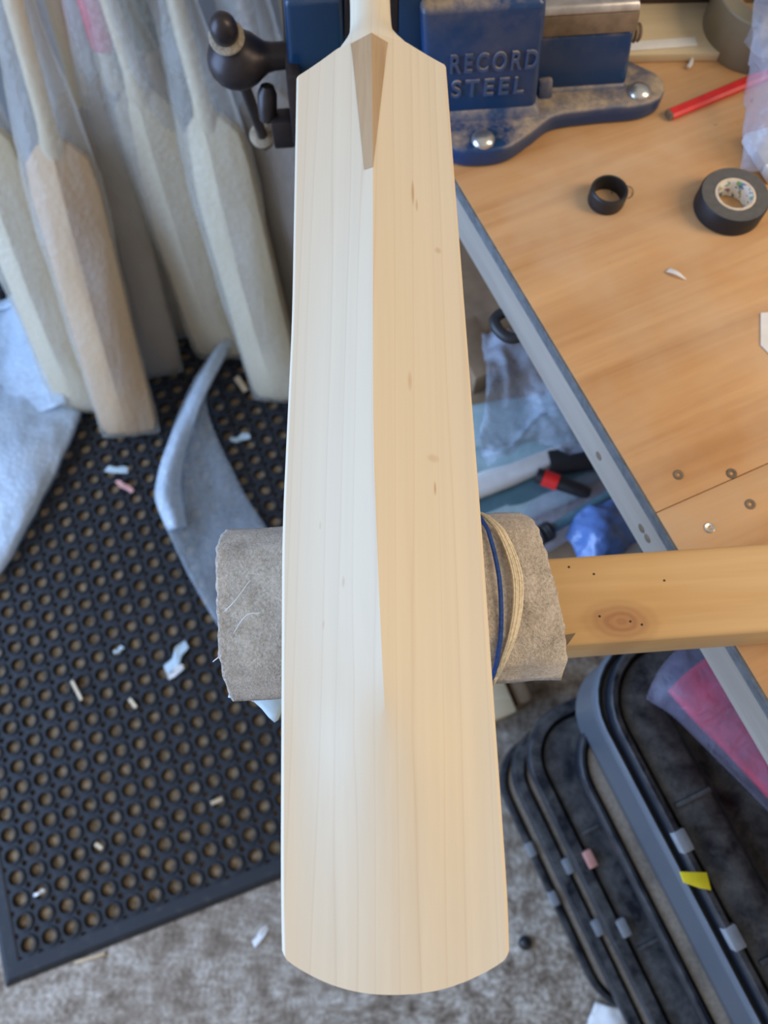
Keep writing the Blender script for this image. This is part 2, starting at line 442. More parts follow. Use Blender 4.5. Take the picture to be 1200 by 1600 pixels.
M['pink_grip'] = plain('red_rubber_grip', (.70,.03,.11), .6, 0, .3, .2, 120, .4)
M['green_grip'] = plain('dark_green_rubber_grip', (.02,.06,.05), .6, 0, .3, .2, 120, .4)
M['wrapped_wood'] = bat_wood('wrapped_bat_wood', (.66,.53,.32), (.50,.36,.19))
M['wrapped_tan'] = bat_wood('wrapped_tan_bat_wood', (.66,.40,.17), (.47,.26,.10))
M['wrapped_grey'] = bat_wood('wrapped_grey_bat_wood', (.30,.22,.16), (.20,.14,.10))
M['teal'] = plain('pale_teal_film', (.42,.56,.58), .35, 0, .5, .15, 40, .3)
M['teal_dark'] = plain('dark_teal_film', (.10,.20,.24), .4, 0, .5, .2, 40, .3)
M['blue_bag'] = clear_plastic('blue_polythene', 1.3, (.10,.19,.44), .25)
M['grey_cap'] = plain('grey_ribbed_plastic', (.33,.30,.27), .6, 0, .4, .1, 60, .2)

# ------------------------------------------------------------------ the setting
def struct(o): o['kind'] = 'structure'; return o
struct(box('floor', (0.3, -0.3, -0.10), (6.4, 6.4, 0.10), M['concrete'], bevel=0))
_EB = Vector((.406, -.914, 0)); _SB = Vector((.914, .406, 0)); _BO = Vector((.0689, .5358, 0))
wb = _BO - _EB*.995 + _SB*.15
struct(box('wall_back', (wb.x, wb.y, 0), (3.7, 0.12, 2.5), M['wall'], None, _SB, 0))
wr = _BO + _EB*.9 + _SB*2.02
struct(box('wall_right', (wr.x, wr.y, 0), (0.12, 3.5, 2.5), M['wall'], None, _SB, 0))

# ------------------------------------------------------------------ rubber mat
E1 = Vector((.9393, .3431, 0)); E2 = Vector((-.3431, .9393, 0)); MC = Vector((-.6225, -.3035, 0))
NU, NV, PT, BD = 21, 37, .0358, .0322
def build_mat():
    h = PT/2; rs = .0048; zt, zw = .0150, .0108
    quad = []
    a0 = h - rs
    side = [(h, -a0), (h, -a0*.5), (h, 0), (h, a0*.5), (h, a0)]
    arc = [(h - rs*math.sin(t), h - rs*math.cos(t)) for t in (math.pi/6, math.pi/3)]
    outer = []; isarc = []
    for q in range(4):
        c, s = (1, 0, -1, 0)[q], (0, 1, 0, -1)[q]
        for k, (x, y) in enumerate(side + arc):
            outer.append((x*c - y*s, x*s + y*c)); isarc.append(k >= 4)
    n = len(outer)
    V = [(x, y, zw) for x, y in outer]
    for r, z in ((.0158, zw), (.0148, zt), (.0122, zt), (.0114, zt-.0014), (.0108, 0)):
        for x, y in outer:
            t = math.atan2(y, x); V.append((r*math.cos(t), r*math.sin(t), z))
    F = []
    for i in range(5):
        for j in range(n):
            k = (j+1) % n; F.append((i*n+j, i*n+k, (i+1)*n+k, (i+1)*n+j))
    base = len(V)
    V += [(x, y, 0) for x, y in outer]
    for j in range(n):
        if isarc[j]: F.append((j, base+j, base+(j+1) % n, (j+1) % n))
    V = np.array(V); F = np.array(F); nvx = len(V)
    VV = []; FF = []
    for i in range(NU):
        for j in range(NV):
            u = BD + h + i*PT; v = BD + h + j*PT
            VV.append(V + np.array((u, v, 0))); FF.append(F + nvx*(len(VV)-1))
    VV = np.concatenate(VV); FF = np.concatenate(FF)
    # border
    W_, L_ = BD*2 + NU*PT, BD*2 + NV*PT
    rings = []
    for off, z in ((BD, zw), (BD-.003, .0125), (.010, .0125), (.0, .0030), (.0, .0)):
        rings.append([(off, off, z), (W_-off, off, z), (W_-off, L_-off, z), (off, L_-off, z)])
    b0 = len(VV); BV = np.array([p for r in rings for p in r]); BF = []
    for i in range(4):
        for j in range(4):
            k = (j+1) % 4; BF.append((b0+i*4+j, b0+i*4+k, b0+(i+1)*4+k, b0+(i+1)*4+j))
    VV = np.concatenate([VV, BV]); FF = np.concatenate([FF, np.array(BF)])
    me = bpy.data.meshes.new('rubber_mat'); me.from_pydata(VV.tolist(), [], FF.tolist()); me.update()
    me.materials.append(M['rubber'])
    o = bpy.data.objects.new('rubber_mat', me); col.objects.link(o)
    o.location = MC; o.rotation_euler = (0, 0, math.atan2(E1.y, E1.x))
    tag(o, 'black rubber floor mat with rows of round drainage holes and plain border', 'mat')
    return W_, L_
MW, ML = build_mat()
def mat_pt(u, v, z): return MC + E1*u + E2*v + Vector((0, 0, z))
def build_sawdust():
    nu, nv = 130, 230; V = []; F = []
    for i in range(nu+1):
        for j in range(nv+1):
            u = .02 + (MW-.04)*i/nu; v = .02 + (ML-.04)*j/nv; p = mat_pt(u, v, 0)
            cu, cv = ((u-BD)/PT) % 1 - .5, ((v-BD)/PT) % 1 - .5
            heap = max(0, 1 - (cu*cu + cv*cv)/.16)          # swept into the big holes
            V.append(p + Vector((0, 0, .0006 + heap*(.0050 + .0030*noise.noise(p*70) + .002*noise.noise(p*160)))))
    for i in range(nu):
        for j in range(nv):
            a = i*(nv+1)+j; F.append((a, a+nv+1, a+nv+2, a+1))
    o = obj('sawdust', V, F, M['sawdust'], smooth=True)
    tag(o, 'brown sawdust and shavings lying in the holes of the rubber mat', 'sawdust', kind='stuff')
build_sawdust()

# ------------------------------------------------------------------ workbench
EB = Vector((.406, -.914, 0)); SB = Vector((.914, .406, 0)); BO = Vector((.0689, .5358, 0))   # along the left edge, across, a point of that edge
ZB = .89
def bp(t, s, z): return BO + EB*t + SB*s + Vector((0, 0, z))
bench = empty('workbench', bp(.25, .4, 0), 'plywood workbench with grey edge batten and a vice bolted on top', 'workbench')
def bench_panel(t0, t1):
    q = [bp(t0, 0, ZB-.016), bp(t1, 0, ZB-.016), bp(t1, .78, ZB-.016), bp(t0, .78, ZB-.016)]
    return hexa('top_panel', q, [v + Vector((0, 0, .016)) for v in q], .0008, M['bench'], bench)
pan = bench_panel(-.72, .3595); pan2 = bench_panel(.3600, 1.15)
for k in range(3):   # the plies showing along the sawn edge
    q = [bp(-.72, -.0012-.0004*k, ZB-.0155+.0052*k), bp(1.15, -.0012-.0004*k, ZB-.0155+.0052*k), bp(1.15, .0002, ZB-.0155+.0052*k), bp(-.72, .0002, ZB-.0155+.0052*k)]
    hexa('ply_layer', q, [v + Vector((0, 0, .0043)) for v in q], .0004, M['ply_edge'], bench)
def rail(name, t0, t1, s0, s1, z0, z1, m=None):
    q = [bp(t0, s0, z0), bp(t1, s0, z0), bp(t1, s1, z0), bp(t0, s1, z0)]
    return hexa(name, q, [v + Vector((0, 0, z1-z0)) for v in q], .0015, m or M['batten'], bench)
bat_rail = rail('edge_batten', -.71, 1.13, .001, .045, ZB-.062, ZB-.0165)
rail('edge_batten', -.71, 1.13, .73, .775, ZB-.062, ZB-.0165)
for t, s in ((-.685, .0455), (1.06, .06), (-.685, .66), (1.06, .66)):
    rail('leg', t, t+.05, s, s+.05, 0, ZB-.0165, M['pale_wood'])
rail('lower_shelf', -.47, .37, -.025, .74, .385, .40, M['card'])
for t in (-.47, .32): rail('shelf_bearer', t, t+.04, -.02, .74, .345, .3845)
for px, py in ((1060,742),(1143,740),(1172,788),(1108,825)):
    p = at(px, py, ZB); 
    lathe('screw_head', p + Vector((0,0,-.002)), (0,0,1), [(0,0),(0,.0042),(.0024,.0044),(.0029,.0036),(.0026,.0018),(.0016,.0012),(.0014,0)], M['bolt'] if px == 1108 else M['rust_steel'], pan if py < 780 else pan2, 16)
for px, py in ((934,712),(1000,826),(1008,842)):   # knots in the batten face
    p = at(px, py, ZB-.038); p = BO + EB*((p-BO).dot(EB)) + SB*.001 + Vector((0,0,ZB-.040))
    lathe('knot', p, -SB, [(0,0),(0,.0045),(.0006,.0035),(.0008,0)], M['rust_steel'], bat_rail, 14)
p = at(797, 497, ZB-.055); p = BO + EB*((p-BO).dot(EB)) + Vector((0,0,0))
tube('hook', catmull([p+SB*.012+EB*-.014+Vector((0,0,ZB-.064)), p-SB*.006+EB*-.012+Vector((0,0,ZB-.066)), p-SB*.010+Vector((0,0,ZB-.066)), p-SB*.004+EB*.014+Vector((0,0,ZB-.066)), p+SB*.010+EB*.018+Vector((0,0,ZB-.064))], 5), .0055, M['black'], bat_rail, 8)

# ------------------------------------------------------------------ cricket bat (the subject)
ZE = 1.047
LEFT = [(-.0747,-.0482),(-.0475,-.0502),(.1387,-.0579),(.279,-.0580),(.4842,-.0632)]
RIGHT = [(-.0739,.0596),(-.0613,.0603),(.1311,.0559),(.3278,.0500),(.4954,.0451)]
RIDGE = [(-.09,.004),(.0,.003),(.0537,-.0006),(.107,-.0030),(.1813,-.0060),(.2654,-.0066),(.3825,-.0072),(.52,-.0092)]
SPINE = [(-.09,.0045),(-.04,.0080),(.0,.0125),(.05,.0185),(.10,.0225),(.18,.0235),(.30,.0215),(.42,.0170),(.52,.0150)]
EDGE = [(-.09,.016),(-.03,.024),(.08,.034),(.25,.034),(.45,.026),(.52,.024)]
def smooth_tab(tab):
    xs = np.array([t[0] for t in tab]); ys = np.array([t[1] for t in tab])
    fx = np.linspace(xs[0], xs[-1], 400); fy = np.interp(fx, xs, ys)
    k = np.ones(41)/41; pad = np.concatenate([np.full(20, fy[0]) + (fy[1]-fy[0])*np.arange(-20, 0), fy, np.full(20, fy[-1]) + (fy[-1]-fy[-2])*np.arange(1, 21)])
    fy = np.convolve(pad, k, 'valid')
    return lambda x: float(np.interp(x, fx, fy))
fL, fR, fRid, fSp, fEd = map(smooth_tab, (LEFT, RIGHT, RIDGE, SPINE, EDGE))
def y_top(u):     # shoulder outline, u from -1 (left) to 1 (right)
    return float(np.interp(u, [-1,-.46,-.25,0,.25,.46,1], [.4842,.5030,.5060,.5085,.5095,.5100,.4954]))
def y_bot(u):     # toe outline
    return -0.0880 + .0145*abs(u)**2.3 + (.0025*max(0, (abs(u)-.93)/.07)**2)
def bat_top(x, y):
    """height of the back of the blade"""
    xl, xr, xm = fL(y), fR(y), fRid(y)
    a = (xm - x)/(xm - xl) if x < xm else (x - xm)/(xr - xm)
    a = min(max(a, 0), 1)
    sharp = float(np.clip((y - .016)/.045, 0, 1)); sharp = sharp*sharp*(3-2*sharp)
    fa = (1-a)**1.28                     # ridged, slightly hollow flank
    fb = .5 + .5*math.cos(math.pi*a)     # rounded toe
    f = fa*sharp + fb*(1-sharp)
    rnd = .0016*max(0, (a-.965)/.035)**2
    return ZE + fSp(y)*f - rnd
def build_bat():
    root = empty('cricket_bat', (0.004, -.088, 1.005), 'unfinished pale wooden cricket bat lying over the felt rest, handle in the vice', 'bat')
    us = sorted(set([round(x, 4) for x in list(np.linspace(-1, 1, 41)) + [-.985, -.97, .97, .985, 0]]))
    nv = 110; rows = []
    for i in range(nv+1):
        t = i/nv; r = []
        for u in us:
            y = y_bot(u) + (y_top(u) - y_bot(u))*t
            xm = fRid(y); xl, xr = fL(y), fR(y)
            x = xm + (xm - xl)*u if u < 0 else xm + (xr - xm)*u
            r.append((x, y))
        rows.append(r)
    V = []; F = []; n = len(us)
    for r in rows:
        for x, y in r: V.append((x, y, bat_top(x, y)))
    top = len(V)
    for r in rows:
        for (x, y), u in zip(r, us):
            V.append((x, y, ZE - fEd(y) - .004*(1-abs(u)**2) + .004*max(0, (abs(u)-.9)/.1)**2))
    for i in range(nv):
        for j in range(n-1):
            a = i*n+j; F.append((a, a+1, a+n+1, a+n)); F.append((a+top, a+n+top, a+n+1+top, a+1+top))
    for i in range(nv):
        for j in (0, n-1):
            a = i*n+j; F.append((a, a+n, a+n+top, a+top))
    for i in (0, nv):
        for j in range(n-1):
            a = i*n+j; F.append((a, a+1, a+1+top, a+top))
    b = obj('blade', V, F, M['bat'], root); autosmooth(b, 24)
    # cane splice let into the back as a wedge
    V = []; m = 9; k = 40
    for i in range(k+1):
        t = i/k; y = .3835 + (.5083-.3835)*t
        wl = .0058 + (.0150-.0058)*t; wr = .0002 + (.0118)*t
        xm = fRid(y)
        for j in range(2*m+1):
            u = (j-m)/m; x = xm + (u*wl if u < 0 else u*wr)
            yy = y
            if t > .9: yy = y - (.0045*abs(u))*(t-.9)/.1
            V.append((x, yy, bat_top(x, yy) + .00025))
    F = [(i*(2*m+1)+j, i*(2*m+1)+j+1, (i+1)*(2*m+1)+j+1, (i+1)*(2*m+1)+j) for i in range(k) for j in range(2*m)]
    tb = len(V); V += [(x, y, z-.004) for x, y, z in V]
    F += [tuple(reversed([q+tb for q in f])) for f in F[:]]
    s = obj('splice', V, F, M['splice'], root); autosmooth(s, 24)
    s['label'] = 'brown cane wedge let into the shoulder'
    # handle
    rings = []
    for y, wl, wr, hz, zc in ((.492,.0250,.0270,.0125,1.0425),(.5020,.0268,.0318,.0150,1.0455),(.5075,.0248,.0302,.0155,1.0455),(.5135,.0218,.0272,.0158,1.0445),(.519,.0192,.0230,.0160,1.0435),(.526,.0170,.0188,.0160,1.0425),(.532,.0160,.0166,.0158,1.0415),(.541,.0155,.0156,.0156,1.041),(.556,.0153,.0153,.0154,1.040),(.60,.0152,.0152,.0152,1.038),(.66,.0150,.0150,.0150,1.036),(.74,.0152,.0152,.0152,1.034),(.792,.0156,.0156,.0156,1.033),(.796,.0140,.0140,.0140,1.033)):
        xm = -.0089 - .026*(y-.50); ring = []
        for q in range(36):
            a = 2*math.pi*q/36; ww = wr if math.cos(a) > 0 else wl
            x = xm + ww*math.cos(a); z = zc + hz*math.sin(a)
            if y < .5085 and math.sin(a) > -.2: z = min(z, bat_top(x, y) - .0008)      # runs in under the blade's back
            ring.append((x, y, z))
        rings.append(ring)
    # keep the flared start below the blade's back
    h = obj('handle', *loft(rings), M['handle'], root); autosmooth(h, 40)
    return root
bat = build_bat()

# ------------------------------------------------------------------ rest: pine beam, block, felt, string
BD1 = Vector((.9974, .0719, 0)); BD2 = Vector((-.0719, .9974, 0)); BB = Vector((.113, .1520, 0))
def bmp(l, d, z): return BB + BD1*l - BD2*d + Vector((0, 0, z))
q = [bmp(-.205, .0615, ZB+.0005), bmp(.62, .0615, ZB+.0005), bmp(.62, 0, ZB+.0005), bmp(-.205, 0, ZB+.0005)]
o = hexa('support_beam', q, [v + Vector((0, 0, .0595)) for v in q], .004, M['beam'], None, 3)
tag(o, 'knotty pine beam lying across the bench corner under the bat', 'beam')
beam = o; WLOC[beam] = Vector(beam.location)
for px, py in ((889,886),(928,897),(1038,907),(937,963),(985,971),(1003,976)):
    p = at(px, py, .95); lathe('nail_hole', p + Vector((0,0,-.0006)), (0,0,1), [(0,0),(0,.0010),(.0008,.0008),(.0008,0)], M['dark_steel'], beam, 10)
p = [at(x, y, .951) for x, y in ((876,993),(900,989),(890,1003),(878,1018))]
prism('bruise', [(v.x, v.y) for v in p], .9495, .9506, M['rust_steel'], beam, 0)

rest = empty('felt_rest', (0, .115, .95), 'block wrapped in grey felt, tied with string, carrying the bat blade', 'rest')
q = [bmp(-.200, .066, .9505), bmp(-.045, .066, .9505), bmp(-.045, -.006, .9505), bmp(-.200, -.006, .9505)]
hexa('block', q, [v + Vector((0, 0, .036)) for v in q], .006, M['pale_wood'], rest)
def felt_z(d, l):
    """draped section, d across the beam (0 back to 1 front)"""
    return float(np.interp(d, [0,.10,.22,.5,.80,.93,1.0], [.964,.987,1.0015,1.0060,1.0030,.988,.963])) 
def build_felt():
    nl, nd = 120, 66; g = []
    for i in range(nl+1):
        l = -.218 + .218*i/nl; r = []
        for j in range(nd+1):
            d = j/nd
            back, front = -.031, .084
            # ragged, slightly skew ends
            ll = l
            if i == 0: ll += .0012*noise.noise(Vector((d*22, 3, 1))) + .004*d - .001
            if i == nl: ll += .0018*noise.noise(Vector((d*18, 7, 5))) + .0125*(d-.45) - .0105
            if 0 < i < nl: ll += ((.004*d-.001)*(1-i/nl) + (.0125*(d-.45)-.0105)*(i/nl))
            dd = back + (front-back)*d + .0014*noise.noise(Vector((l*30, 11, 2)))*(1 if j in (0, nd) else 0)
            right = max(0, i/nl - .72)/.28
            z = felt_z(d, l) + .0018*noise.noise(Vector((l*24, d*4, .5))) - .010*right*right*(.5+.5*d)
            pinch = math.exp(-((l+.030)/.008)**2)*.0022
            p = bmp(ll, dd, z - pinch); r.append(p + Vector((0, 0, .0006*noise.noise(p*420))))
        g.append(r)
    V = [p for r in g for p in r]; n = nd+1; F = []
    for i in range(nl):
        for j in range(nd):
            a = i*n+j; F.append((a, a+n, a+n+1, a+1))
    o = obj('felt', V, F, M['felt_grey'], rest, smooth=True)
    md = o.modifiers.new('thickness', 'SOLIDIFY'); md.thickness = .006; md.offset = -1
    return o
felt = build_felt()
def wrap_path(l0, bow, lift=.0018, n=26, d0=0.0, d1=1.0):
    out = []
    for k in range(n+1):
        d = d0 + (d1-d0)*k/n
        l = l0 + bow*math.sin(math.pi*min(max(d, 0), 1))
        dd = -.033 + .119*d; right = max(0, (l+.218)/.218 - .72)/.28
        out.append(bmp(l, dd, felt_z(d, l) - .010*right*right*(.5+.5*d) + lift))
    out.append(bmp(l0, .086, .952)); return out
for k, (l0, bow) in enumerate(((-.0565,.0165),(-.0560,.0172),(-.0555,.0180),(-.0552,.0190),(-.0548,.0200))):
    tube('string', wrap_path(l0+.004, bow, .0012 + .0004*(k % 2)), .00085, M['string'], rest, 6)
tube('blue_cord', wrap_path(-.0525, .0075, .0022), .0015, M['blue_cord'], rest, 6)
tube('loose_thread', catmull([bmp(-.222,.062,.990), bmp(-.214,.058,.999), bmp(-.200,.040,1.0075), bmp(-.190,.038,1.008)], 5), .0003, M['white'], rest, 5)
tube('loose_thread', catmull([bmp(-.212,.035,1.0055), bmp(-.205,.030,1.0095), bmp(-.196,.018,1.009)], 5), .00028, M['white'], rest, 5)
sheet('backing_scrap', [[bmp(-.222,.078,.942), bmp(-.205,.082,.941), bmp(-.192,.096,.940), bmp(-.186,.088,.941), bmp(-.180,.090,.940)], [bmp(-.214,.050,.946), bmp(-.205,.060,.948), bmp(-.195,.066,.948), bmp(-.188,.068,.948), bmp(-.180,.070,.948)]], M['scrap_blue'], rest, .001, 3, 60, .001, 3, 5)

# ------------------------------------------------------------------ bench vice
vice = empty('bench_vice', (.12, .64, ZB), 'heavy blue bench vice with raised maker lettering, gripping the bat handle', 'vice')
VA = Vector((math.cos(R(5)), math.sin(R(5)), 0))
base_pts = catmull([Vector((x, y, 0)) for x, y in ((.030,.615),(.042,.574),(.066,.5560),(.0900,.5530),(.115,.5585),(.139,.578),(.162,.597),(.205,.605),(.246,.6105),(.266,.624),(.266,.645),(.245,.662),(.20,.69),(.14,.715),(.08,.715),(.04,.69))], 5, True)
prism('base', base_pts, ZB+.0003, ZB+.0205, M['blue_paint'], vice, .0035, 3)
def quad_pts(x0, x1, y0, y1, z):
    o_ = Vector((0.05, .592, 0)); return [o_ + VA*(x-.05) + Vector((-VA.y, VA.x, 0))*(y-.592) + Vector((0, 0, z)) for x, y in ((x0,y0),(x1,y0),(x1,y1),(x0,y1))]
hexa('body', quad_pts(.040, .1440, .5905, .71, ZB+.012), quad_pts(.0300, .1340, .5960, .70, 1.0165), .007, M['blue_paint'], vice, 4)
hexa('body_foot', quad_pts(.050, .150, .583, .72, ZB+.016), quad_pts(.056, .143, .5915, .71, ZB+.030), .005, M['blue_paint'], vice, 3)
hexa('slide_housing', quad_pts(.135, .2330, .6160, .690, ZB+.022), quad_pts(.125, .2250, .6180, .685, .9660), .004, M['blue_paint'], vice, 3)
hexa('housing_foot', quad_pts(.130, .236, .611, .70, ZB+.014), quad_pts(.135, .231, .6155, .69, ZB+.0245), .003, M['blue_paint'], vice)
hexa('web', quad_pts(.148, .162, .606, .64, ZB+.016), quad_pts(.146, .160, .612, .64, ZB+.036), .003, M['blue_paint'], vice)
hexa('anvil', quad_pts(.124, .2270, .6160, .690, .9665), quad_pts(.124, .2240, .6165, .690, .9860), .002, M['rust_steel'], vice)
hexa('anvil_plate', quad_pts(.124, .2245, .6160, .690, .9862), quad_pts(.126, .2220, .6190, .688, .9930), .002, M['steel'], vice)
lathe('screw_end', quad_pts(.226, .24, .640, .7, .947)[0], VA, [(-.01,0),(-.01,.0075),(.004,.0075),(.005,.0085),(.007,.0070),(.009,.0085),(.011,.0070),(.013,.0080),(.015,.006),(.015,0)], M['rust_steel'], vice, 18)
# jaws either side of the handle
hexa('fixed_jaw', quad_pts(.014, .046, .612, .74, .94), quad_pts(.012, .046, .606, .74, 1.045), .003, M['dark_paint'], vice)
hexa('jaw_plate', quad_pts(.0055, .0135, .610, .74, .985), quad_pts(.0055, .0115, .606, .74, 1.044), .001, M['dark_steel'], vice)
hexa('moving_jaw', quad_pts(-.0850, -.0330, .612, .74, .925), quad_pts(-.0800, -.0310, .606, .74, 1.022), .006, M['dark_paint'], vice, 3)
hexa('jaw_plate', quad_pts(-.0325, -.0265, .610, .74, .985), quad_pts(-.0305, -.0265, .606, .74, 1.030), .001, M['dark_steel'], vice)
hexa('slide_bar', quad_pts(-.0860, .060, .628, .690, .9000), quad_pts(-.0860, .060, .628, .690, .935), .003, M['dark_paint'], vice)
hexa('jaw_cheek', quad_pts(-.0870, -.0720, .590, .70, .890), quad_pts(-.0855, -.0740, .596, .70, .962), .002, M['dark_steel'], vice)
lathe('release_lever', (-.110, .594, .905), (.12, .28, 1), [(0,0),(0,.004),(.002,.0075),(.012,.009),(.026,.009),(.033,.006),(.036,0)], M['dark_steel'], vice, 16)
box('lever_mount', (-.0965, .594, .882), (.020, .020, .030), M['dark_steel'], vice, VA, .002)
for px, py, m in ((755,216,1),(1000,141,1)):
    p = at(px, py, ZB+.0225)
    bo = lathe('bolt', p + Vector((0,0,-.004)), (0,0,1), [(0,0),(0,.0108),(.0030,.0112),(.0055,.0095),(.0074,.0062),(.0082,.0024),(.0083,0)], M['bolt'], vice, 28, 60)
    lathe('washer', p + Vector((0,0,-.0055)), (0,0,1), [(0,0),(0,.0122),(.0012,.0122),(.0014,.0115),(.0014,0)], M['rust_steel'], bo, 28)
# screw head and handle bar
top = at(352, 52, .992); low = at(410, 211, .815); bar = (low - top).normalized(); boss = top + (low-top)*.215
neck_end = Vector((-.0850, boss.y + .006, boss.z)); nk = (neck_end - boss)
ax = nk.normalized()
lathe('screw_head', boss, ax, [(-.0245,0),(-.0240,.0060),(-.021,.0130),(-.015,.0195),(-.007,.0235),(.001,.0248),(.009,.0238),(.017,.0205),(.023,.0160),(.028,.0128),(.034,.0115),(nk.length-.001,.0112),(nk.length,0)], M['dark_steel'], vice, 36, 60)
hbar = lathe('handle_bar', top, bar, [(0,0),(0,.0056),((low-top).length,.0056),((low-top).length,0)], M['dark_steel'], vice, 20)
lathe('bar_knob', top - bar*.008, bar, [(-.0135,0),(-.0128,.0040),(-.0095,.0083),(-.004,.0112),(.002,.0118),(.008,.0114),(.011,.0085),(.012,0)], M['dark_steel'], hbar, 28, 60)
lathe('fibre_ring', top + bar*.0035, bar, [(0,.006),(0,.0140),(.0015,.0152),(.0035,.0150),(.005,.0130),(.005,.006)], M['fibre'], hbar, 28, 60)
lathe('bar_knob', low + bar*.004, bar, [(-.003,0),(-.003,.0095),(.002,.0120),(.008,.0110),(.013,.0060),(.014,0)], M['dark_steel'], hbar, 28, 60)
lathe('fibre_ring', low - bar*.002, bar, [(0,.0062),(0,.0130),(.0015,.0140),(.0035,.0138),(.005,.0120),(.005,.0062)], M['fibre'], hbar, 28, 60)
# raised lettering on the body's face
def lettering(body, x0, width, z0, height):
    cu = bpy.data.curves.new('lettering', 'FONT'); cu.body = body; cu.size = 1; cu.extrude = .06; cu.bevel_depth = .012; cu.offset = .004; cu.space_character = 1.3
    ob = bpy.data.objects.new('lettering', cu); col.objects.link(ob)
    bpy.context.view_layer.update()
    me = bpy.data.meshes.new_from_object(ob.evaluated_get(bpy.context.evaluated_depsgraph_get()))
    bpy.data.objects.remove(ob); bpy.data.curves.remove(cu)
    xs = [v.co.x for v in me.vertices]; ys = [v.co.y for v in me.vertices]
    fb = quad_pts(x0, .14, .5905, .7, ZB+.012); tilt = Vector((-VA.y, VA.x, 0))*(.0055/.1145) + Vector((0, 0, 1)); tilt.normalize()
    nrm = VA.cross(tilt)
    o0 = fb[0]
    V = []
    for v in me.vertices:
        a = (v.co.x-min(xs))/(max(xs)-min(xs))*width; b = z0 - (ZB+.012) + (v.co.y-min(ys))/(max(ys)-min(ys))*height
        V.append(o0 + VA*(a - b*.035) + tilt*b + nrm*(v.co.z*.022 + .0003))
    F = [tuple(p.vertices) for p in me.polygons]
    bpy.data.meshes.remove(me)
    l = obj('lettering', V, F, M['letter_dust'], vice); l['label'] = 'raised letters ' + body
lettering('RECORD', .0600, .0770, .9570, .0180)
lettering('STEEL', .0620, .0660, .9330, .0170)

# ------------------------------------------------------------------ things on the bench
t = empty('electrical_tape', (.3160, .5045, ZB), 'black electrical tape roll with printed white core lying on the bench', 'tape roll')
ring_lathe('tape', (.3160,.5045,ZB), [(.0185,.0004),(.0300,.0004),(.0312,.0015),(.0312,.0176),(.0303,.0190),(.0185,.0190)], M['tape_side'], t)
ring_lathe('top_face', (.3160,.5045,ZB), [(.0187,.0188),(.0300,.0188),(.0300,.01935),(.0187,.01935)], M['tape_face'], t)
ring_lathe('core', (.3160,.5045,ZB), [(.0158,.0004),(.0184,.0004),(.0184,.0190),(.0180,.0196),(.0162,.0196),(.0158,.0190)], M['core_edge'], t)
ring_lathe('printed_liner', (.3160,.5045,ZB), [(.0153,.0008),(.0157,.0008),(.0157,.0188),(.0153,.0188)], M['core'], t)
o = ring_lathe('rubber_ring', (.2050,.5135,ZB), [(.0139,.0004),(.0164,.0004),(.0170,.0025),(.0166,.005),(.0171,.008),(.0166,.011),(.0170,.0145),(.0160,.0160),(.0143,.0158)], M['black'])
tag(o, 'short black rubber band ring standing on the bench near the vice', 'rubber ring')
o = tube('thread_loop', catmull([Vector((.2215+.010*math.cos(a), .5235+.008*math.sin(a), ZB+.0012+.0008*math.sin(3*a))) for a in np.linspace(-1.2, 3.4, 14)], 4), .00035, M['black'], None, 5)
tag(o, 'fine dark hair-like thread curled behind the black rubber ring', 'thread')
# red carpenter's pencil
pa = Vector((.2755, .6140, ZB)); pd = Vector((.0808, .0413, 0)).normalized(); pn = Vector((-pd.y, pd.x, 0))
t = empty('pencil', pa, 'red flat carpenter pencil lying on the bench beside the packing tape', 'pencil')
def pencil_sec(c, s):
    return [c + pn*(s*.0058*x) + Vector((0, 0, .0042 + s*.0040*z)) for x, z in ((-1,-.35),(-.6,-.95),(.6,-.95),(1,-.35),(1,.35),(.6,.95),(-.6,.95),(-1,.35))]
o = obj('shaft', *loft([pencil_sec(pa + pd*.001, 1), pencil_sec(pa + pd*.155, 1)]), M['red'], t); autosmooth(o, 30)
o = obj('cut_end', *loft([pencil_sec(pa - pd*.0012, .93), pencil_sec(pa + pd*.0012, .97)]), M['lead'], t); autosmooth(o, 30)
# brown packing tape
pc = Vector((.3760, .7230, ZB))
t = empty('packing_tape', pc, 'wide brown packing tape roll standing flat on the bench behind the pencil', 'tape roll')
ring_lathe('tape', pc, [(.0385,.0004),(.0535,.0004),(.0545,.0020),(.0545,.0470),(.0535,.0482),(.0385,.0482)], plain('brown_tape_wound', (.23,.195,.125), .32, 0, .5, .15, 18, .1), t, 64)
ring_lathe('core', pc, [(.0360,.0004),(.0384,.0004),(.0384,.0482),(.0360,.0482)], M['card'], t, 64)
sheet('loose_end', [[pc + Vector((-.030,-.046,.030)), pc + Vector((-.012,-.0565,.022)), pc + Vector((.006,-.059,.026))], [pc + Vector((-.030,-.0455,.052)), pc + Vector((-.010,-.055,.053)), pc + Vector((.008,-.052,.052))]], M['clear'], t, .0006, 4, 60, .002, 6, 5)
o = box('pale_board', (.285, .725, ZB+.0003), (.26, .075, .009), M['pale_wood'], None, (1,.03), .001); tag(o, 'thin pale board lying flat at the back of the bench behind the vice', 'board')
o = box('paper_strip', (.262, .6985, ZB+.0097), (.10, .012, .0012), M['white'], None, (1,.10), .0003); tag(o, 'narrow white paper strip along the front of the pale board', 'paper strip')
t = empty('cardboard_box', (.30, .80, ZB+.0097), 'dark brown box standing on the pale board beyond the vice', 'box')
box('carton', (.30, .800, ZB+.0097), (.20, .085, .050), M['dark_card'], t, (1,.03), .002)
box('lid_sheet', (.30, .795, ZB+.0602), (.22, .105, .0016), M['white'], t, (1,.03), .0004)
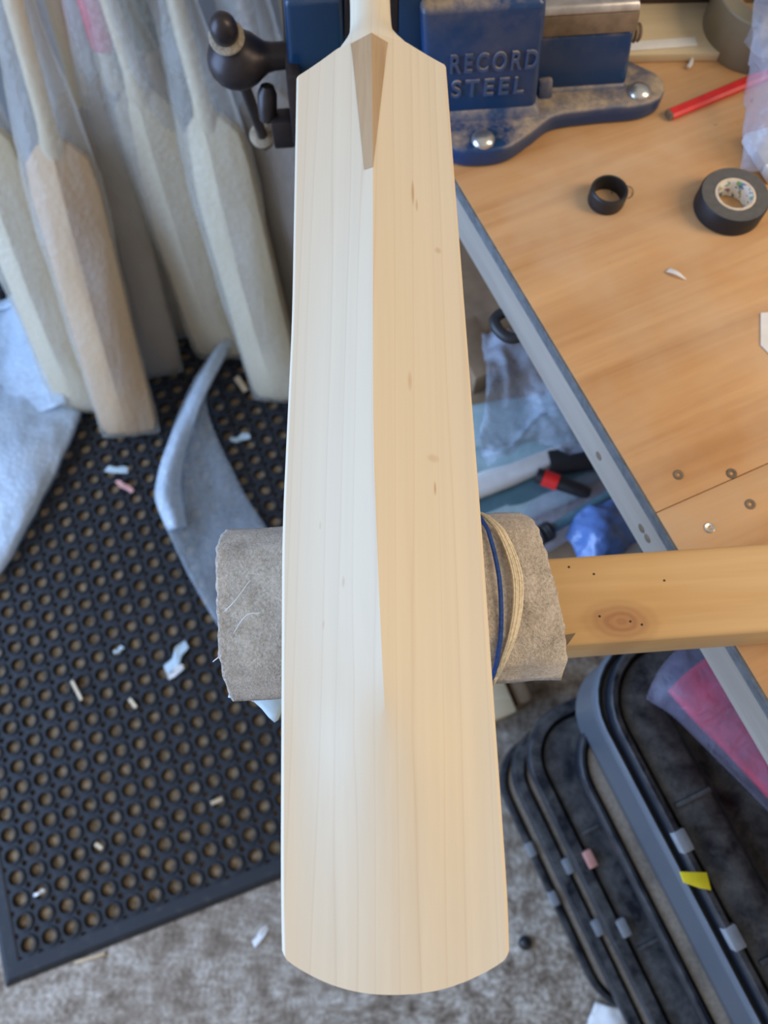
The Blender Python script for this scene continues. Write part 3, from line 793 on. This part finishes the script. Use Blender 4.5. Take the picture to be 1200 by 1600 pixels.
o = tube('curl_shaving', catmull([at(1074,106,ZB+.0025), at(1079,100,ZB+.004), at(1081,92,ZB+.0025)], 5), [.0012]+[.0022]*9+[.0012], M['white'], None, 6); tag(o, 'tiny white curl lying in front of the packing tape', 'scrap')
o = sheet('wood_shaving', [[at(1040,425,ZB+.001), at(1055,429,ZB+.003), at(1071,437,ZB+.0012)], [at(1046,419,ZB+.0012), at(1060,425,ZB+.004), at(1072,436,ZB+.0014)]], M['white'], None, .0004, 2, 40, .0005, 5, 4); tag(o, 'pale thin wood shaving in the middle of the bench top', 'shaving')
o = prism('paper_offcut', [tuple(at(x, y, ZB)[:2]) for x, y in ((1188,490),(1240,486),(1240,560),(1204,556),(1188,540))], ZB+.0003, ZB+.0012, M['white'], None, 0); tag(o, 'white paper offcut at the right edge of the bench', 'paper')
# clear bag with things in it, on the right of the bench
t = empty('plastic_bag', (.375, .615, ZB), 'crumpled clear plastic bag lying on the right of the bench over the pencil', 'bag')
o = sheet('bag_film', [[at(1158,262,ZB+.004), at(1178,266,ZB+.006), at(1215,268,ZB+.006), at(1270,262,ZB+.004)],
                   [at(1160,205,ZB+.018), at(1190,205,ZB+.034), at(1225,205,ZB+.036), at(1275,200,ZB+.01)],
                   [at(1163,150,ZB+.020), at(1192,140,ZB+.046), at(1230,140,ZB+.05), at(1280,140,ZB+.012)],
                   [at(1172,80,ZB+.052), at(1196,75,ZB+.060), at(1235,75,ZB+.060), at(1290,75,ZB+.02)],
                   [at(1178,0,ZB+.058), at(1200,0,ZB+.066), at(1240,0,ZB+.062), at(1300,0,ZB+.02)],
                   [at(1190,-40,ZB+.058), at(1210,-40,ZB+.062), at(1250,-40,ZB+.058), at(1310,-40,ZB+.02)]], M['clear_dense'], t, .0008, 5, 55, .010, 8, 8, ZB+.0008)
box('bagged_part', (.372, .565, ZB+.0008), (.05, .055, .012), M['white'], t, (.9,.3), .003)

# ------------------------------------------------------------------ bubble-wrapped bats leaning at the left
def proto_bat(seed, lean_w=.054):
    """bat standing on its toe along +z, back (ridge) towards -y; returns part meshes"""
    rings = []
    zs = [0,.004,.02,.06,.15,.28,.40,.48,.53,.548,.556]
    for z in zs:
        w_ = float(np.interp(z, [0,.006,.02,.51,.530,.556],[.044,.049,.0535,.0535,.0480,.0235])); s = float(np.interp(z,[0,.08,.2,.4,.556],[.008,.016,.030,.024,.014])); e = float(np.interp(z,[0,.1,.5,.556],[.011,.018,.014,.012]))
        rings.append([(-w_, -e*.6, z), (-w_*.5, -e*.6 - s*.36, z), (0, -e*.6 - s, z), (w_*.5, -e*.6 - s*.36, z), (w_, -e*.6, z), (w_, e*.7, z), (0, e, z), (-w_, e*.7, z)])
    blade = loft(rings)
    rings = []
    for z, r in ((.535,.016),(.556,.0195),(.570,.0165),(.588,.0142),(.62,.0138),(.78,.0140),(.838,.0146),(.842,.012)):
        rings.append([(r*math.cos(a), -.006 + r*.95*math.sin(a), z) for a in np.linspace(0, 2*math.pi, 24, endpoint=False)])
    handle = loft(rings)
    rings = []
    for z, r in [(.60,.0172),(.603,.0184)] + [(.61+.01*k, .0180+.0006*(k % 2)) for k in range(23)] + [(.846,.0180),(.847,.012)]:
        rings.append([(r*math.cos(a), -.006 + r*math.sin(a), z) for a in np.linspace(0, 2*math.pi, 24, endpoint=False)])
    grip = loft(rings)
    rings = []
    for k in range(47):
        z = -.004 + .90*k/46
        wx = float(np.interp(z, [-.004,.02,.5,.60,.72,.90],[.058,.060,.061,.050,.034,.028])); wy = float(np.interp(z, [-.004,.03,.2,.5,.62,.90],[.010,.022,.034,.030,.024,.019]))
        ring = []
        for a in np.linspace(0, 2*math.pi, 48, endpoint=False):
            c, s = math.cos(a), math.sin(a)
            p = Vector((wx*math.copysign(abs(c)**.8, c), -.008 + wy*math.copysign(abs(s)**.9, s), z))
            d = .006*noise.noise(Vector((p.x*22+seed*3, p.y*22, z*7+seed))) + .002*noise.noise(Vector((p.x*60, p.y*60+seed, z*30)))
            ring.append(p + Vector((c, s, 0))*d)
        rings.append(ring)
    sleeve = loft(rings, True, True, False)
    return blade, handle, grip, sleeve
def raw_mesh(name, vf, mat, ang=35):
    me = bpy.data.meshes.new(name); me.from_pydata([tuple(v) for v in vf[0]], [], vf[1]); me.update(); me.materials.append(mat)
    bm = bmesh.new(); bm.from_mesh(me); bmesh.ops.recalc_face_normals(bm, faces=bm.faces); bm.to_mesh(me); bm.free()
    for p in me.polygons: p.use_smooth = True
    me.set_sharp_from_angle(angle=R(ang)); return me
b_, h_, g_, s0 = proto_bat(1)
BM = {k: raw_mesh('blade', b_, M[m]) for k, m in (('pale','wrapped_wood'),('tan','wrapped_tan'),('grey','wrapped_grey'))}
HM = {k: raw_mesh('handle', h_, M[m]) for k, m in (('pale','wrapped_wood'),('grey','wrapped_grey'))}
GM = {k: raw_mesh('grip', g_, M[m]) for k, m in (('red','pink_grip'),('green','green_grip'))}
SM = [raw_mesh('bubble_wrap', proto_bat(s)[3], M['bubble'], 80) for s in (1, 2, 3)]
def wrapped_bat(toe, sh, twist, blade, handle, grip, sm, label):
    toe = Vector(toe); ax = (Vector(sh) - toe).normalized()
    y = Vector((0, 1, 0)); y = (y - ax*y.dot(ax)).normalized(); x = y.cross(ax)
    m = Matrix((x, y, ax)).transposed().to_4x4() @ Matrix.Rotation(R(twist), 4, 'Z')
    root = empty('wrapped_bat', toe, label, 'bat', 'bubble-wrapped bats leaning at the wall')
    root.rotation_euler = m.to_euler()
    for nm, me in (('blade', BM[blade]), ('handle', HM[handle])) + ((('grip', GM[grip]),) if grip else ()) + (('bubble_wrap', SM[sm]),):
        c = bpy.data.objects.new(nm, me); col.objects.link(c); c.parent = root
    return root
ZT = .030
wrapped_bat((-.522,.700,ZT), (-.522,.953,.508), 8, 'tan', 'pale', None, 0, 'wrapped bat with tan ridged blade, frontmost of the leaning bats')
wrapped_bat((-.625,.755,ZT), (-.640,.985,.525), -6, 'pale', 'pale', None, 1, 'wrapped bat furthest left, half hidden behind the tan-bladed one')
wrapped_bat((-.485,.840,ZT), (-.480,1.035,.540), 14, 'grey', 'pale', None, 2, 'wrapped bat with dull brown blade close behind the tan-bladed one')
wrapped_bat((-.345,.885,ZT), (-.378,1.020,.562), -4, 'pale', 'pale', None, 1, 'wrapped bat with bare pale handle and blade, third from the vice')
wrapped_bat((-.218,.780,ZT), (-.277,.995,.524), -10, 'pale', 'pale', None, 0, 'wrapped pale bat with wide blade directly under the vice handle knob')
wrapped_bat((-.430,.940,ZT), (-.420,1.040,.570), 18, 'grey', 'pale', 'red', 2, 'wrapped bat with bright red handle grip at the back')
wrapped_bat((-.310,.960,ZT), (-.347,1.040,.562), 10, 'grey', 'grey', 'green', 0, 'wrapped bat with dark green grip, hidden at the back')
wrapped_bat((-.125,.860,ZT), (-.190,1.045,.556), -12, 'grey', 'grey', None, 1, 'dark brown wrapped bat in shadow at the right end of the row')

# loose bubble wrap on the mat
A = at
o = sheet('bubble_wrap_sheet', [[A(328,556,.060), A(345,536,.065), A(366,530,.050)],
                            [A(290,625,.075), A(306,622,.075), A(322,622,.060)],
                            [A(246,762,.055), A(300,740,.040), A(372,752,.022)],
                            [A(272,850,.040), A(330,850,.026), A(425,838,.022)],
                            [A(330,960,.030), A(390,950,.026), A(480,925,.024)],
                            [A(425,1100,.024), A(470,1060,.026), A(540,1010,.024)]], M['bubble_dim'], None, .006, 6, 16, .008, 9, 9, .0165)
tag(o, 'long folded strip of grey bubble wrap lying on the mat beside the felt rest', 'bubble wrap')
o = sheet('bubble_wrap_fold', [[A(336,550,.082), A(352,532,.082), A(368,528,.070)], [A(288,640,.094), A(300,640,.096), A(312,642,.090)], [A(244,760,.076), A(262,752,.082), A(284,744,.064)], [A(262,830,.052), A(276,826,.058), A(292,822,.046)]], M['bubble_thick'], None, .007, 8, 22, .006, 8, 9, .030)
tag(o, 'bright bluish rolled-over edge of the folded bubble wrap strip', 'bubble wrap')
o = sheet('bubble_wrap_bundle', [[A(-150,560,.03), A(-60,585,.03), A(10,606,.030), A(76,628,.034), A(128,646,.030)],
                            [A(-160,640,.06), A(-60,660,.065), A(0,676,.062), A(60,690,.058), A(112,690,.034)],
                            [A(-160,740,.06), A(-70,750,.065), A(-10,765,.055), A(50,775,.046), A(76,770,.028)],
                            [A(-170,850,.04), A(-80,860,.04), A(-30,870,.034), A(10,872,.028), A(24,868,.020)],
                            [A(-180,930,.03), A(-90,940,.028), A(-50,930,.024), A(-20,915,.02), A(-4,905,.018)]], M['bubble_thick'], None, .012, 3, 14, .012, 9, 9, .0165)
tag(o, 'thick bright folded bundle of bubble wrap at the left edge of the mat', 'bubble wrap')
o = sheet('bubble_wrap_flap', [[A(-30,478,.02), A(10,480,.025), A(40,440,.07)], [A(-10,630,.03), A(30,600,.045), A(76,520,.075)], [A(30,655,.045), A(80,640,.055), A(104,630,.060)]], M['bubble_thick'], None, .006, 9, 18, .010, 8, 8, .0165)
tag(o, 'pale blue flap of bubble wrap between the leftmost bat and the bundle', 'bubble wrap')
o = sheet('bubble_wrap_ribbon', [[A(-20,486,.03), A(10,484,.035), A(38,466,.06)], [A(-20,474,.03), A(10,470,.035), A(36,440,.07)]], M['bubble_thick'], None, .006, 12, 18, .004, 6, 4, .0165)
tag(o, 'narrow pale blue ribbon of bubble wrap running out at the left edge', 'bubble wrap')

# ------------------------------------------------------------------ storage crates by the bench leg
def rrect(n0, n1, e0, e1, rad, z, seg=8):
    out = []
    for cn, ce, a0 in ((n1-rad, e1-rad, 0), (n0+rad, e1-rad, 90), (n0+rad, e0+rad, 180), (n1-rad, e0+rad, 270)):
        for k in range(seg+1):
            a = R(a0 + 90*k/seg); out.append(SB*(cn + rad*math.cos(a)) + EB*(ce + rad*math.sin(a)) + Vector((0, 0, z)))
    return out
def crate(name, label, n0, width, e0, e1, z0, z1, m, latches, shelf=.050, depth=.05, latch_mats=None, rib=True, rim=.020, loff=.020, taper=.030):
    n1 = n0 + width
    c = SB*((n0+n1)/2) + EB*((e0+e1)/2) + Vector((0, 0, z0))
    t = empty(name, c, label, 'crate', 'black storage crates stacked by the bench')
    def ring(off, z, rad=.075): return rrect(n0+off, n1-off, e0+off, e1-off, max(rad-off, .012), z)
    rings = [ring(taper, z0), ring(taper-.002, z0+.004), ring(min(.014, taper-.003), z1-.030), ring(.0045, z1-.026), ring(.0015, z1-.026), ring(0, z1-.024), ring(0, z1-.003), ring(.002, z1), ring(rim-.0045, z1-.001), ring(rim-.003, z1-.003),
             ring(rim-.0025, z1-.012), ring(rim-.0005, z1-.0145), ring(rim+.002, z1-.010), ring(rim+.005, z1-.0085), ring(shelf-.004, z1-.0100), ring(shelf, z1-.0125), ring(shelf+.006, z1-depth), ring(shelf+.012, z1-depth-.003)]
    o = obj('shell', *loft(rings[:13], True, True, False), M['crate_grey'] if name == 'cloudy_box' else M['crate'], t); autosmooth(o, 40)
    o = obj('shelf', *loft(rings[12:], True, False, True), m, t); autosmooth(o, 40)
    for k, e in enumerate(latches):
        p = SB*(n0+loff) + EB*e + Vector((0, 0, z1-.013))
        lm = M[(latch_mats or ['latch']*9)[k]]
        box('latch', p, (.022, .013, .0142), lm, t, EB, .002)
        if rib:
            de = -.030 if k == 0 else .030
            q = SB*(n0+(rim+shelf)/2+.002) + EB*(e+de) + Vector((0, 0, z1-.011))
            box('rib', q, (.005, shelf-rim-.006, .0055), m, t, EB, .001)
    return t
def en(px, py, z):
    p = at(px, py, z); return p.dot(EB)
crate('storage_crate', 'lowest and dustiest storage crate resting on the concrete floor', .178, .38, .020, .450, .0005, .105, M['crate_tan'], (en(823,1330,.1), en(858,1407,.1)), .048, .05, None, True, .012, .004)
crate('storage_crate', 'second lowest storage crate with dusty brown rim in the stack', .186, .38, .010, .52, .0800, .220, M['crate_tan'], (en(882,1355,.215), en(930,1450,.215)), .062)
crate('storage_crate', 'storage crate with one pink latch below the cloudy grey box', .192, .40, -.005, .56, .196, .365, M['crate'], (en(930,1337,.36), en(990,1440,.36)), .075, .05, ['pink', 'latch'])
crate('storage_crate', 'plain dark storage crate directly beneath the cloudy grey box', .220, .40, .020, .57, .345, .500, M['crate_tan'], (), .040, .04, None, False, .010)
t = crate('cloudy_box', 'cloudy grey plastic box carrying the top black crate', .2395, .40, -.035, .60, .480, .612, M['crate_grey'], (), .020, .02, None, False, .008, .0, .010); t['category'] = 'box'; del t['group']
t = crate('storage_crate', 'topmost black storage crate with the yellow tape tab', .2475, .37, -.028, .58, .593, .632, M['crate'], (en(1065,1315,.63), en(1146,1466,.63)), .060, .026, None, True, .012, .006)
p = [A(x, y, .634) for x, y in ((1062,1362),(1104,1363),(1111,1391),(1094,1388),(1068,1379))]
o = prism('tape_tab', [(v.x, v.y) for v in p], .6330, .6348, M['yellow'], None, .0003); tag(o, 'small torn yellow tape tab stuck on the topmost crate rim', 'tape')
t = empty('red_parcel', A(1150,1150,.632), 'red fabric item in a cloudy plastic bag on the topmost crate', 'parcel')
sheet('contents', [[A(1042,1080,.640), A(1085,1040,.640), A(1180,980,.640)], [A(1088,1132,.648), A(1140,1100,.662), A(1240,1060,.660)], [A(1160,1205,.640), A(1220,1170,.650), A(1310,1140,.640)], [A(1220,1272,.637), A(1280,1250,.640), A(1370,1230,.637)]], M['red_dull'], t, .012, 4, 25, .004, 8, 8, .633)
sheet('bag_film', [[A(1008,1092,.650), A(1034,1040,.662), A(1080,1000,.668), A(1180,960,.665)], [A(1060,1130,.650), A(1100,1095,.680), A(1170,1060,.690), A(1270,1030,.680)], [A(1130,1200,.648), A(1175,1160,.672), A(1240,1130,.684), A(1340,1110,.675)], [A(1205,1278,.645), A(1250,1240,.665), A(1310,1210,.672), A(1400,1190,.665)], [A(1270,1350,.643), A(1310,1320,.650), A(1370,1290,.650), A(1450,1270,.65)]], clear_plastic('lilac_film', .11, (.55,.52,.75), .25), t, .001, 7, 22, .008, 8, 8, .652)

# floor-level odds and ends
t = empty('wood_offcut', (.20, .16, 0), 'pale timber offcut with brown end standing on the floor under the beam', 'offcut')
box('pale_side', (.168, .160, .0005), (.075, .105, .150), M['pale_wood'], t, (.93,.36), .004)
box('brown_end', (.2225, .181, .0005), (.030, .090, .140), M['card'], t, (.93,.36), .008)
o = lathe('rubber_stopper', A(820,1473,.002) + Vector((0,0,-.0015)), (0,0,1), [(0,0),(0,.0105),(.006,.011),(.011,.0085),(.014,.004),(.0145,0)], M['black'], None, 20, 60); tag(o, 'small black rubber stopper on the concrete between bat and crates', 'stopper')
o = sheet('plastic_scrap', [[A(905,1650,.004), A(918,1600,.006), A(930,1566,.010)], [A(950,1660,.012), A(960,1605,.02), A(968,1575,.016)], [A(1010,1660,.012), A(1010,1610,.02), A(1000,1572,.014)]], M['white'], None, .001, 5, 35, .010, 6, 6, .002); tag(o, 'crumpled white plastic scrap on the floor below the crates', 'scrap')
scr = [((395,1480),(418,1447),(410,1470),'white','folded white paper scrap on the concrete beside the bat toe', .001),
       ((258,1052),(292,1005),(280,1030),'scrap_blue','ragged pale blue plastic scrap on the mat left of the felt', .017),
       ((262,1062),(288,1040),(275,1052),'white','torn white scrap touching the ragged pale blue one', .019),
       ((178,1022),(196,1010),(188,1018),'scrap_blue','small round pale blue scrap near the ragged one', .0165),
       ((165,736),(203,734),(184,740),'scrap_blue','flat grey-blue strip on the mat in front of the tan-bladed bat', .0165),
       ((182,752),(208,768),(195,758),'pink','thin pink sliver on the mat near the grey-blue strip', .0165),
       ((358,690),(390,682),(374,684),'scrap_blue','pale strip on the mat between bubble wrap and blade', .0165),
       ((52,1400),(72,1390),(62,1396),'white','thin white sliver near the corner of the mat', .0165)]
for a, b, c, m, lab, z in scr:
    pa, pb = A(*a, z), A(*b, z); d = (pb-pa); n_ = Vector((-d.y, d.x, 0)).normalized()*min(.010, d.length*.35)
    rnd = random.Random(len(lab)); m_ = (pa+pb)/2; L_ = d.length/2; dn = d.normalized(); wn = n_.normalized()*max(L_*.42, .004)
    pts = [m_ + dn*(L_*cx*rnd.uniform(.8, 1.1)) + wn*(cy*rnd.uniform(.6, 1.3)) for cx, cy in ((-1,-.3),(-.35,-.9),(.3,-.55),(.95,-.8),(1,.35),(.45,.95),(-.1,.5),(-.75,.8))]
    hs = [rnd.uniform(0, .006) for _ in pts]; np_ = len(pts)
    V = [Vector((q.x, q.y, z + .0004 + h)) for q, h in zip(pts, hs)] + [m_ + Vector((0, 0, .004))]
    V += [v + Vector((0, 0, .0007)) for v in V]
    F = []
    for k in range(np_):
        k2 = (k+1) % np_; F += [(k2, k, np_), (k+np_+1, k2+np_+1, 2*np_+1), (k, k2, k2+np_+1, k+np_+1)]
    o = obj('scrap', V, F, M[m], None)
    tag(o, lab, 'scrap', 'scraps on the workshop floor')
chips = [((113,1064),(128,1094),.0070,'tan wood chip standing out on the mat, left of the pale blue scraps',.0165), ((118,1503),(165,1490),.0060,'long wood splinter on the concrete along the mat edge',.001), ((330,1255),(348,1248),.008,'small orange wood chip in a mat hole near the bat',.0165), ((150,1318),(160,1326),.008,'little reddish wood chip in the lower part of the mat',.0165), ((203,1092),(213,1106),.008,'brown wood chip in the upper middle of the mat',.0165), ((370,590),(384,612),.014,'curled brown shaving on the mat between blades',.0165)]
for a, b, wd, lab, z in chips:
    pa, pb = A(*a, z), A(*b, z); d = (pb-pa).normalized(); n_ = Vector((-d.y, d.x, 0))*wd/2
    q = [pa - n_, pb - n_*.7, pb + n_*.9, pa + n_*.8]
    o = hexa('wood_chip', q, [v + Vector((0, 0, .0022 + .001*k)) for k, v in enumerate(q)], .0004, M['chip'], None, 1); tag(o, lab, 'wood chip', 'wood chips on the floor')

# ------------------------------------------------------------------ clutter on the shelf under the bench
ZS = .4005
SD = SB
def on_shelf(px, py, dz=0.0): return A(px, py, ZS+dz)
pk = [((800,690),(.30,.075,.020),(.97,.25),'teal',0.0,'broad pale teal film packet under the clear bag'),
      ((815,770),(.26,.050,.018),(.93,.36),'teal_dark',0.0,'dark teal packet nearest the felt rest'),
      ((800,800),(.24,.045,.018),(.90,.42),'teal',0.0,'pale teal packet half hidden behind the felt rest'),
      ((845,722),(.22,.040,.016),(.95,.30),'white',0.0,'white packet lying beside the red-banded marker'),
      ((840,650),(.26,.070,.030),(.98,.18),'teal',.016,'upper pale teal film packet inside the clear bag'),
      ((790,745),(.22,.030,.022),(.92,.40),'white',.016,'thin white packet lying across the teal packets')]
for (pxy, dm, ux, m, dz, lab) in pk:
    c = on_shelf(*pxy, dz + dm[2]/2 + .002)
    o = pillow('film_packet', c, dm, ux, M[m], None, len(lab) % 7, 30, .006, 32, 12, .35, ZS+dz+.0002); tag(o, lab, 'packet', 'film packets on the lower shelf')
o = sheet('clear_bag', [[on_shelf(752,525,.09), on_shelf(795,512,.10), on_shelf(845,525,.08), on_shelf(900,560,.05)],
                    [on_shelf(760,575,.11), on_shelf(810,580,.10), on_shelf(870,585,.09), on_shelf(930,620,.05)],
                    [on_shelf(757,640,.10), on_shelf(815,645,.075), on_shelf(875,640,.085), on_shelf(950,690,.05)],
                    [on_shelf(748,690,.085), on_shelf(800,690,.080), on_shelf(850,650,.090), on_shelf(930,700,.045)],
                    [on_shelf(762,730,.04), on_shelf(790,715,.06), on_shelf(830,690,.06), on_shelf(890,710,.045)]], clear_plastic('clear_polythene_bluish', .30, (.66,.76,.90), .05), None, .0008, 4, 30, .026, 9, 9, ZS+.03)
tag(o, 'crinkled clear plastic bag on the lower shelf beside the bat', 'bag')
def rod(px0, px1, dz, prof, name, mat, parent):
    a, b = on_shelf(*px0, dz), on_shelf(*px1, dz); L = (b-a).length
    return lathe(name, a, b-a, [(h*L, r) for h, r in prof], mat, parent, 20)
t = empty('marker_pen', on_shelf(880,755,.03), 'black marker pen with a red band on the lower shelf', 'pen')
rod((838,742),(922,772), .045, [(0,0),(0,.011),(.12,.0115),(.12,0)], 'cap', M['black'], t)
rod((838,742),(922,772), .045, [(.125,0),(.125,.0120),(.40,.0120),(.40,0)], 'red_band', M['red'], t)
rod((838,742),(922,772), .045, [(.405,0),(.405,.0105),(.9,.0095),(1,.006),(1,0)], 'barrel', M['black'], t)
t = empty('hand_tool', on_shelf(900,810,.02), 'dark bar tool with knurled black knob beside the felt rest', 'tool')
rod((846,836),(990,752), .05, [(.10,0),(.10,.0075),(1,.0075),(1,0)], 'bar', M['teal_dark'], t)
rod((846,836),(990,752), .05, [(-.05,0),(-.05,.010),(-.03,.014),(.02,.0135),(.03,.0145),(.05,.0135),(.06,.0145),(.10,.0130),(.11,0)], 'knob', M['black'], t)
o = box('black_case', on_shelf(905,722,.018), (.10,.035,.022), M['black'], None, (.97,.15), .004); tag(o, 'small black case on the shelf just under the bench batten', 'case')
o = pillow('grey_pouch', on_shelf(880,800,.012), (.17,.075,.022), (.85,.5), M['clear_dense'], None, 3, 30, .008, 32, 12, .4, ZS+.0004); tag(o, 'translucent grey pouch under the dark bar tool', 'pouch')
o = sheet('blue_bag', [[on_shelf(880,842,.03), on_shelf(905,800,.06), on_shelf(960,780,.06), on_shelf(1020,770,.03)], [on_shelf(900,870,.05), on_shelf(930,835,.085), on_shelf(975,815,.075), on_shelf(1040,810,.03)], [on_shelf(890,905,.03), on_shelf(940,880,.07), on_shelf(985,860,.06), on_shelf(1050,850,.03)]], M['blue_bag'], None, .001, 6, 34, .018, 9, 9, ZS+.004)
tag(o, 'crumpled bright blue plastic bag beneath the bench by the beam', 'bag')
c = on_shelf(975,862,.06)
prof = []
for k in range(9): prof += [(.004+.006*k, .026), (.007+.006*k, .0245)]
o = lathe('ribbed_cap', c + Vector((0,0,-.059)), (0,0,1), [(0,0),(0,.026)] + prof + [(.060,.024),(.062,0)], M['grey_cap'], None, 30, 20); tag(o, 'grey ribbed round cap peeping over the beam beside the blue bag', 'cap')
o = box('card_piece', on_shelf(738,568,.0), (.05,.10,.05), M['card'], None, (.9,.4), .002); tag(o, 'brown card piece on the shelf beside the clear bag', 'card')
